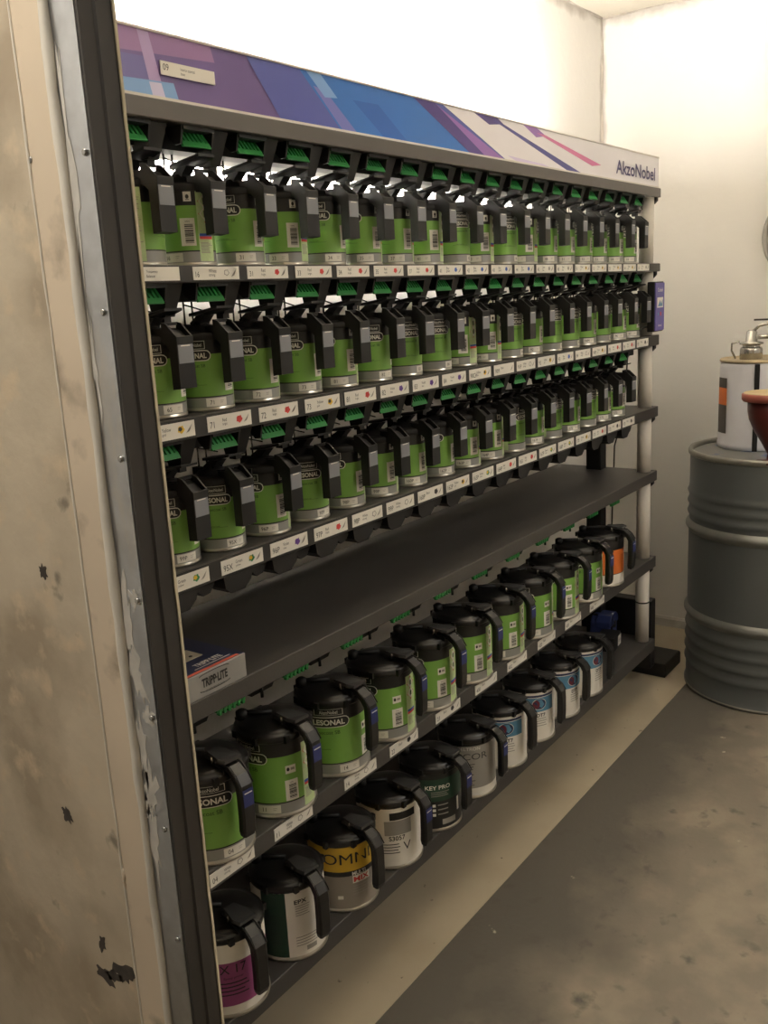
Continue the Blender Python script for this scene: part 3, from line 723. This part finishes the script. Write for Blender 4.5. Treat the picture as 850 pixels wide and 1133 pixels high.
v = [(x, y, zt_(y)) for x, y in L_] + [(x * .92, y, zt_(y) + .006) for x, y in L_]; n = len(L_)
mb.add(v, [tuple(range(n)), tuple(range(n, 2 * n))[::-1]] + [((i + 1) % n, i, n + i, n + (i + 1) % n) for i in range(n)])
mb.box(-.014, .014, -.048, -.018, .173, .186)
lever_b = mb.mesh('thumb_lever', [lever_m])
rivet_b = MB().lathe([(.003, .176), (.003, .188), (.0015, .190)], 8).mesh('lever_rivet', [steel_m])
mb = MB().lathe([(.012, .172), (.012, .186), (.006, .190)], 12, c=(-.036, .045)); mb.tube([(-.036, .045, .183), (.0, .0, .182)], .005, 6)
hub_b = mb.mesh('stir_hub', [black])

def big_can(x, y, z, delta, num, label, group, rz, wrapme, prints, sticker_on=True, zs=1.0):
    t = thing('large_paint_can', label, 'paint can', (x, y, z), rz, group)
    link('can_body', body_b, t)
    rot = cam_angle(x, y) - math.radians(delta) + PI / 2 - rz
    l = link('label_wrap', wrapme, t, None, rot)
    for nm, me in prints: link(nm, me, l)
    if num is not None: link('number_tag', num_tag(num, RB, 30, .0195, .0165, 34), l)
    d = link('mixing_lid', lid_b, t); link('thumb_lever', lever_b, d); link('lever_rivet', rivet_b, d, (-.017, -.044, 0)); link('lever_rivet', rivet_b, d, (.017, -.044, 0)); link('stir_hub', hub_b, d)
    h = link('handle', handle_b, t)
    if sticker_on: link('handle_sticker', stick_b, h)
    return t
def bigx(k): return XB0 + PB * k - .034 + .0014 * k
D5 = [2, 46, 6, 40, 34, 34, 30, 16, 30, 10]
N5 = ['04', '11', '14', '22', '23', '400', '402', '420', '430', '440']
greenprints = [('brand_plate', brand_b), ('product_lettering', print_b), ('barcode', bar_b), ('pictogram', picto_b), ('safety_panel', pan_b)]
for k in range(10):
    x = bigx(k)
    lab = 'large green paint can with black lid, %s from the left on the lower shelf' % ORD[k]
    if k == 0: lab = 'large green paint can on the lower shelf, cut off by the door jamb'
    big_can(x, .056, .518, D5[k], N5[k], lab, 'large green cans on the lower shelf', (-.12, -.06, -.03)[k] if k < 3 else random.uniform(-.06, .06), wrap_b, greenprints)
# orange can
wrap_o = wrap([.0095, .040, .042, .120, .155], [lwhite, lblack, orange_m, lblack], 40, RB)
mb = MB(); mb.ctext('Mixing', .009, RB + .0003, -12, .107, 0, 1.0); mb.ctext('Additive', .008, RB + .0003, -12, .094, 0, 1.0); mb.patch(RB + .0003, -30, 30, .060, .0606, 0); mb.ctext('V', .010, RB + .0003, 25, .024, 0)
big_can(bigx(10), .056, .518, 10, None, 'orange and white labelled paint can at the right end of the green cans', 'large green cans on the lower shelf', 0, wrap_o, [('product_lettering', mb.mesh('product_lettering', [ink]))])

# bottom row, each can its own label
def custom(zs, mats, fn, pm):
    mb = MB(); fn(mb); return wrap(zs, mats, 40, RB), mb.mesh('product_lettering', pm)
bottom = []
r_ = RB + .0004
def lines(mb, a0, a1, z0, n, dz, mi):
    rr_ = random.Random(n)
    for k in range(n): mb.patch(r_, a0, a1 - rr_.random() * (a1 - a0) * .4, z0 - k * dz, z0 - k * dz + dz * .3, mi)
def f0(mb):
    mb.ctext('PX 17', .017, r_, -8, .101, 0, 1.0); mb.ctext('Epoxy primer', .006, r_, -4, .083, 0, 1.0); lines(mb, -40, 20, .072, 4, .008, 0)
bottom.append((custom([.0095, .026, .114, .155], [lwhite, magenta_m, pale_m], f0, [ink]), -10, 'paint can with magenta pink label, nearest on the bottom shelf', False))
def f1(mb):
    mb.patch(r_ - .0002, -46, -6, .0105, .150, 2); mb.ctext('EPX', .009, r_, 17, .128, 0, 1.2, bold=.02); lines(mb, 8, 40, .118, 5, .005, 1); lines(mb, 6, 44, .05, 4, .006, 1); mb.patch(r_, 22, 40, .018, .028, 1)
bottom.append((custom([.0095, .150, .155], [lwhite, lblack], f1, [ink, grey_m, forest_m]), 0, 'white paint can with broad dark green stripe on the bottom shelf', False))
def f2(mb):
    mb.ctext('OMNI', .024, r_, 8, .124, 0, 1.25); mb.ctext('MULTI', .0085, r_, 26, .0885, 1, 1.0, bold=.02)
    mb.patch(r_, 14, 46, .066, .083, 1); mb.ctext('MIX', .012, r_ + .0002, 30, .0745, 2, 1.3, bold=.03); lines(mb, 14, 46, .058, 4, .006, 3); mb.patch(r_, -12, -3, .032, .040, 1)
bottom.append((custom([.0095, .084, .095, .155], [omni_g, lblack, omni_y], f2, [ink, lwhite, red_m, grey_m]), 0, 'paint can with yellow top band and grey lower label on the bottom shelf', False))
def f3(mb):
    mb.patch(r_, 0, 50, .122, .140, 2); mb.patch(r_, -10, 40, .085, .120, 1); mb.ctext('S3057', .0115, r_, 12, .0775, 0, 1.0, bold=.02); mb.ctext('V', .02, r_, 30, .055, 3, 1.1); lines(mb, -14, 18, .062, 4, .007, 0)
    mb.patch(r_, -50, -30, .055, .095, 1); mb.patch(r_ + .0002, -48, -32, .057, .093, 4)
bottom.append((custom([.0095, .150, .155], [lwhite, lblack], f3, [ink, grey_m, lblack, dark_m, lwhite]), 0, 'white paint can with grey block and black numbers, bottom shelf', True))
def f4(mb):
    mb.ctext('KEY PRO', .0105, r_, 14, .116, 0, 1.15, bold=.02); lines(mb, 0, 40, .103, 3, .005, 1)
    for k in range(3): mb.patch(r_, 2, 8, .066 - k * .012, .073 - k * .012, 0); lines(mb, 12, 34, .069 - k * .012, 1, .01, 1)
    mb.patch(r_, 56, 62, .04, .075, 0); mb.patch(r_, 20, 50, .018, .032, 1)
bottom.append((custom([.0095, .080, .137, .155], [lblack, forest_m, lblack], f4, [lwhite, grey_m]), 0, 'dark green and black paint can on the bottom shelf', True))
def f5(mb):
    mb.ctext('DELTRON', .0085, r_, 4, .138, 1, 1.1); mb.ctext('NCOR', .017, r_, 8, .117, 0, 1.3); lines(mb, -30, 30, .095, 5, .007, 0); lines(mb, -30, 20, .05, 3, .006, 0)
bottom.append((custom([.0095, .030, .145, .155], [lwhite, grey_m, lblack], f5, [dark_m, lwhite]), 0, 'plain grey labelled paint can on the bottom shelf', True))
def fd(pink, ang):
    def f(mb):
        mb.patch(r_ - .0001, ang - 38, ang + 48, .094, .136, 2); mb.patch(r_ - .0001, ang - 40, ang + 48, .138, .144, 3)
        mb.disc_patch(r_ + .0002, ang + 8, .117, .022, .017, 5, 20); mb.disc_patch(r_ + .0004, ang + 8, .117, .0205, .0155, 3, 20); mb.disc_patch(r_ + .0006, ang + 1, .117, .0105, .0125, 6, 16)
        mb.ctext('DT7', .0105, r_, ang + 12, .083, 0, 1.1, bold=.03); lines(mb, ang - 2, ang + 28, .072, 4, .007, 1)
        mb.patch(r_, ang - 20, ang - 19, .02, .07, 1)
        if pink: mb.patch(r_ + .0006, ang - 46, ang - 28, .124, .142, 4)
    return f
DT = [ink, grey_m, dt_blue, dt_navy, pinktag, lwhite, mat('label_maroon', (104, 36, 52), .5)]
for k, (pk, ang, lab) in enumerate(((True, 6, 'white paint can with blue oval logo and pink tag on the bottom shelf'), (False, 16, 'white paint can with blue oval logo beside the pink tagged can'), (False, 40, 'white paint can with its blue panel turned aside, second last on bottom shelf'), (False, 44, 'white paint can at the right end of the bottom shelf row'))):
    bottom.append((custom([.0095, .150, .155], [lwhite, lwhite], fd(pk, ang), DT), 0, lab, False))
for k, ((wm, pm), dl, lab, st_) in enumerate(bottom):
    big_can(bigx(k) + .002, .056, .208, dl, None, lab, 'assorted cans on the bottom shelf', (-.16, -.16, -.1)[k] if k < 3 else random.uniform(-.1, .05), wm, [('product_lettering', pm)], st_)

# ------------------------------------------------------------------ things on the shelves
# carton of a power strip
t = thing('power_strip_carton', 'blue and silver power strip carton on the empty shelf by the jamb', 'carton', (-2.004, .001, .8252), 0)
silver = mat('carton_silver', (146, 144, 140), .5); cblue = mat('carton_blue', (44, 50, 78), .45, var=.05); cred = mat('carton_orange', (206, 96, 70), .5)
MB().box(-.185, 0, 0, .150, 0, .043).build('carton_body', [silver], t, bevel=.0015, seg=1)
mb = MB().box(-.185, -.001, .003, .1495, .0426, .0436, 0); mb.box(-.185, -.012, .0032, .010, .0434, .0440, 1)
top = mb.build('carton_top', [cblue, cred], t)
mb = MB().ptext('TRIPP·LITE', .013, (-.060, .030, .0440), (1, 0, 0), (0, 1, 0), 0, .75, bold=.03); mb.box(-.1, -.02, .0175, .019, .0436, .0439); mb.build('carton_lettering', lwhite, t)
mb = MB().ptext('TRIPP·LITE', .0155, (-.075, -.0006, .0245), (1, 0, 0), (0, 0, 1), 0, .62, bold=.04); mb.ptext('POWER PROTECTION', .003, (-.075, -.0006, .010), (1, 0, 0), (0, 0, 1), 0, 1.0)
for s_ in (-1, 1):
    pts = [(-.075 + .034 * math.cos(q), -.0006, .0245 + s_ * .0125 + s_ * .0035 * math.sin(q)) for q in [PI * k / 10 for k in range(11)]]; mb.tube(pts, .0007, 4)
mb.build('carton_lettering', ink, t)
mb = MB().box(-.125, -.045, .058, .100, .0432, .0444, 0)
for k in range(3):
    for j in range(2): mb.lathe([(.0035, .0444), (.0035, .0448)], 8, 1, c=(-.112 + k * .025, .070 + j * .018))
mb.build('printed_outlets', [mat('carton_cream', (190, 180, 156), .5), ink], t)
# purple leaflet box on the second strip
t = thing('control_box', 'small dark box with purple printed front at the right post', 'box', (-.103, -.0305, 1.300))
MB().box(0, .083, .004, .029, 0, .158).build('case', black, t, bevel=.003)
pf = MB().box(.002, .081, .001, .0045, .004, .154).build('front_plate', mat('plate_purple', (78, 70, 146), .4), t)
mb = MB().ptext('Cnobel', .012, (.042, .0006, .132), (1, 0, 0), (0, 0, 1), 0, .9); mb.box(.016, .068, .0003, .0012, .076, .108, 0); mb.ptext('lesonal', .008, (.042, .0006, .020), (1, 0, 0), (0, 0, 1), 0, 1.0)
mb.add([(.020, .0001, .08), (.04, .0001, .1), (.05, .0001, .088), (.064, .0001, .104), (.064, .0001, .08)], [(0, 1, 2, 3, 4)], 1); mb.box(.022, .03, .0003, .0012, .052, .060, 1); mb.box(.044, .052, .0003, .0012, .050, .062, 2)
mb.build('front_print', [lwhite, dt_blue, red_m], pf)
# cord
c = MB().tube([(-.06, -.004, 1.315), (-.10, .006, 1.316), (-.135, .016, 1.306), (-.145, .03, 1.291)], .0028, 8)
co = c.build('power_cord', cordm, t); co.location = (.103, .0305, -1.300)
pts = [(.028, .06, 1.25 - .02)] ; pts = [(.03, .10, 1.28), (.034, .115, 1.22), (.03, .12, 1.12), (.026, .13, 1.0), (.03, .16, .9), (.032, .17, .60), (.032, .17, .365)]
MB().tube(pts, .0026, 8).build('power_cord', cordm, rack)
# blue bag and small box at the right end of the bottom shelf
navy = mat('navy_cloth', (34, 46, 92), .55, var=.15, scale=16)
t = thing('tool_pouch', 'dark blue tool pouch on the right end of the bottom shelf', 'pouch', (-.055, .165, .2082), .1)
prof = [(-.05, 0), (.05, 0), (.055, .03), (.05, .07), (.03, .088), (-.03, .09), (-.05, .07), (-.056, .03)]
MB().prism_y(prof, -.035, .035).build('pouch_body', navy, t, bevel=.006)
MB().prism_y([(-.054, .055), (.054, .055), (.052, .075), (.032, .093), (-.032, .095), (-.053, .075)], -.040, .012).build('flap', navy, t, bevel=.003)
MB().box(-.008, .008, -.043, -.038, .045, .07).build('buckle', steel_m, t)
MB().box(-.028, -.020, -.0415, .03, .0, .094).build('strap', black, t)
t = thing('small_carton', 'small black box with white tag on the right end of bottom shelf', 'box', (-.140, .098, .2082), .12)
MB().box(-.045, .045, -.02, .045, 0, .052).build('carton_body', black, t, bevel=.002)
mb = MB().box(.005, .040, -.0212, -.0202, .008, .044, 0); mb.ptext('2500', .010, (.0225, -.0216, .027), (1, 0, 0), (0, 0, 1), 1, .8); mb.build('white_tag', [lwhite, ink], t)

# ------------------------------------------------------------------ drum and what stands on it
DX, DY = .292, -.322
t = thing('steel_drum', 'large grey ribbed steel drum standing in the corner', 'drum', (DX, DY, 0.0))
R0 = .283
pf = [(R0 - .012, .0012), (R0, .001), (R0 + .004, .004), (R0 + .004, .014), (R0, .020)]
for zc in (.098, .142, .187, .232): pf += [(R0, zc - .017), (R0 + .002, zc - .009), (R0 + .006, zc), (R0 + .002, zc + .009)]
pf += [(R0, .262), (R0, .60)]
for zc in (.652, .690, .728): pf += [(R0, zc - .016), (R0 + .002, zc - .009), (R0 + .006, zc), (R0 + .002, zc + .009)]
pf += [(R0, .75), (R0, .862)]
MB().lathe(pf, 72, cap1=False).build('drum_body', drum_m, t)
hoop_m = mat('drum_hoop_worn', (124, 125, 121), .36, .5, var=.1, scale=14)
for zc in (.290, .606): MB().lathe([(R0 - .001, zc - .022), (R0 + .005, zc - .013), (R0 + .011, zc - .004), (R0 + .011, zc + .004), (R0 + .005, zc + .013), (R0 - .001, zc + .022)], 72, cap0=False, cap1=False).build('rolling_hoop', hoop_m, t)
MB().lathe([(R0 + .001, .858), (R0 + .006, .862), (R0 + .007, .874), (R0 + .003, .880), (R0 - .004, .879), (R0 - .007, .872), (R0 - .007, .858)], 72, cap0=False, cap1=False).build('top_rim', drumrim, t)
MB().lathe([(R0 + .002, .003), (R0 + .0055, .005), (R0 + .0055, .012), (R0 + .002, .015)], 72, cap0=False, cap1=False).build('bottom_rim', drumrim, t)
MB().lathe([(.002, .866), (R0 - .03, .866), (R0 - .012, .864), (R0 - .005, .860)], 72, cap0=True, cap1=False).build('drum_lid', drumtop, t)
MB().lathe([(.035, .8655), (.035, .878), (.028, .882)], 16, c=(.12, .14)).build('bung', steel_m, t)
# white pressure pail
t = thing('pressure_pail', 'white steel pail with valve fitting standing on the drum', 'pail', (.375, -.235, .8665))
RP = .135
MB().lathe([(RP - .004, 0), (RP, .003), (RP, .018), (RP - .002, .022), (RP - .004, .285), (RP - .008, .300), (RP - .020, .309)], 56).build('pail_body', pail_m, t)
MB().lathe([(RP - .006, .302), (RP - .002, .307), (RP - .004, .313), (RP - .016, .313), (RP - .022, .309), (.003, .312)], 56, cap0=False).build('pail_lid', pailtop, t)
mb = MB(); mb.patch(RP - .0005, -152, -126, .055, .155, 0); mb.patch(RP - .0005, -152, -126, .155, .215, 1); mb.patch(RP - .0005, -152, -126, .215, .25, 0)
o = mb.build('side_label', [mat('label_soot', (74, 70, 66), .5), orange_m], t); o.location = (0, 0, 0)
mb = MB(); mb.patch(RP + .002, -82, -75, .0, .30, 0); mb.patch(RP - .002, -82, -75, .0, .30, 0); mb.build('strap', black, t)
v = MB().lathe([(.038, .310), (.038, .345), (.034, .352), (.030, .352), (.030, .360), (.040, .362), (.040, .368), (.020, .372), (.018, .405), (.012, .410)], 20, c=(-.03, .022)).build('valve', steel_m, t)
MB().tube([(-.03, .022, .40), (-.025, .0, .425), (.0, -.06, .437), (.06, -.09, .432)], .006, 8).build('valve_hose', steel_m, v)
MB().tube([(-.03, .022, .385), (.0, -.06, .387), (.08, -.08, .387)], .008, 8).build('valve_arm', steel_m, v)
MB().tube([(-.03, .075, .312), (-.034, .088, .34), (-.034, .088, .365), (-.03, .062, .372)], .0035, 8).build('bail_clip', steel_m, v)
MB().box(.014, .026, -.14, .028, .440, .446).build('tee_bar', shadesteel, v)
MB().tube([(.02, -.056, .442), (.02, -.056, .312)], .006, 8).build('tee_stem', steel_m, v)
# red funnel cup in front of the pail
t = thing('funnel_cup', 'dark red paint funnel with crusted cream rim beside the white pail', 'funnel', (.055, -.362, .8665))
MB().lathe([(.05, 0), (.05, .006), (.014, .010), (.012, .03), (.016, .036), (.032, .066), (.058, .11), (.073, .145), (.077, .17), (.078, .205), (.074, .205), (.070, .15), (.03, .075), (.002, .06)], 36, cap1=False).build('cup', redpaint, t)
MB().lathe([(.077, .200), (.092, .202), (.096, .208), (.096, .224), (.090, .228), (.076, .226), (.072, .215)], 36, cap0=False, cap1=False).build('rim', mat('rim_faded_red', (150, 82, 70), .45, var=.2, scale=14), t)
MB().lathe([(.002, .222), (.070, .226), (.082, .2292), (.089, .2288), (.091, .2275)], 36, cap0=False, cap1=False).build('paint_crust', creampaint, t)
mb = MB(); mb.box(-.06, -.04, -.064, -.05, .15, .19); mb.build('lug', redpaint, t, bevel=.002)
# wall clock
t = thing('wall_clock', 'round wall clock with grey rim on the end wall, cut by the frame', 'clock', (XW, -.322, 1.598), 0)
def facing(o): o.rotation_euler = (0, -PI / 2, 0); return o
facing(MB().lathe([(.150, 0), (.170, .002), (.172, .02), (.166, .03), (.155, .028), (.152, .016)], 56, cap0=True, cap1=False).build('clock_rim', mat('clock_rim', (140, 136, 130), .4, .3), t))
fc = facing(MB().lathe([(.002, .016), (.153, .016)], 56, cap0=False, cap1=False).build('clock_face', mat('clock_face', (226, 222, 212), .5), t))
mb = MB()
for k in range(12):
    a = 2 * PI * k / 12; ca, sa = math.cos(a), math.sin(a)
    mb.add([(.132 * ca - .003 * sa, .132 * sa + .003 * ca, .0168), (.132 * ca + .003 * sa, .132 * sa - .003 * ca, .0168), (.146 * ca + .003 * sa, .146 * sa - .003 * ca, .0168), (.146 * ca - .003 * sa, .146 * sa + .003 * ca, .0168)], [(0, 1, 2, 3)])
facing(mb.build('hour_marks', ink, t))
mb = MB().box(-.004, .09, -.004, .004, .018, .0195); mb.box(-.003, .003, -.01, .115, .0195, .021); facing(mb.build('clock_hands', ink, t))
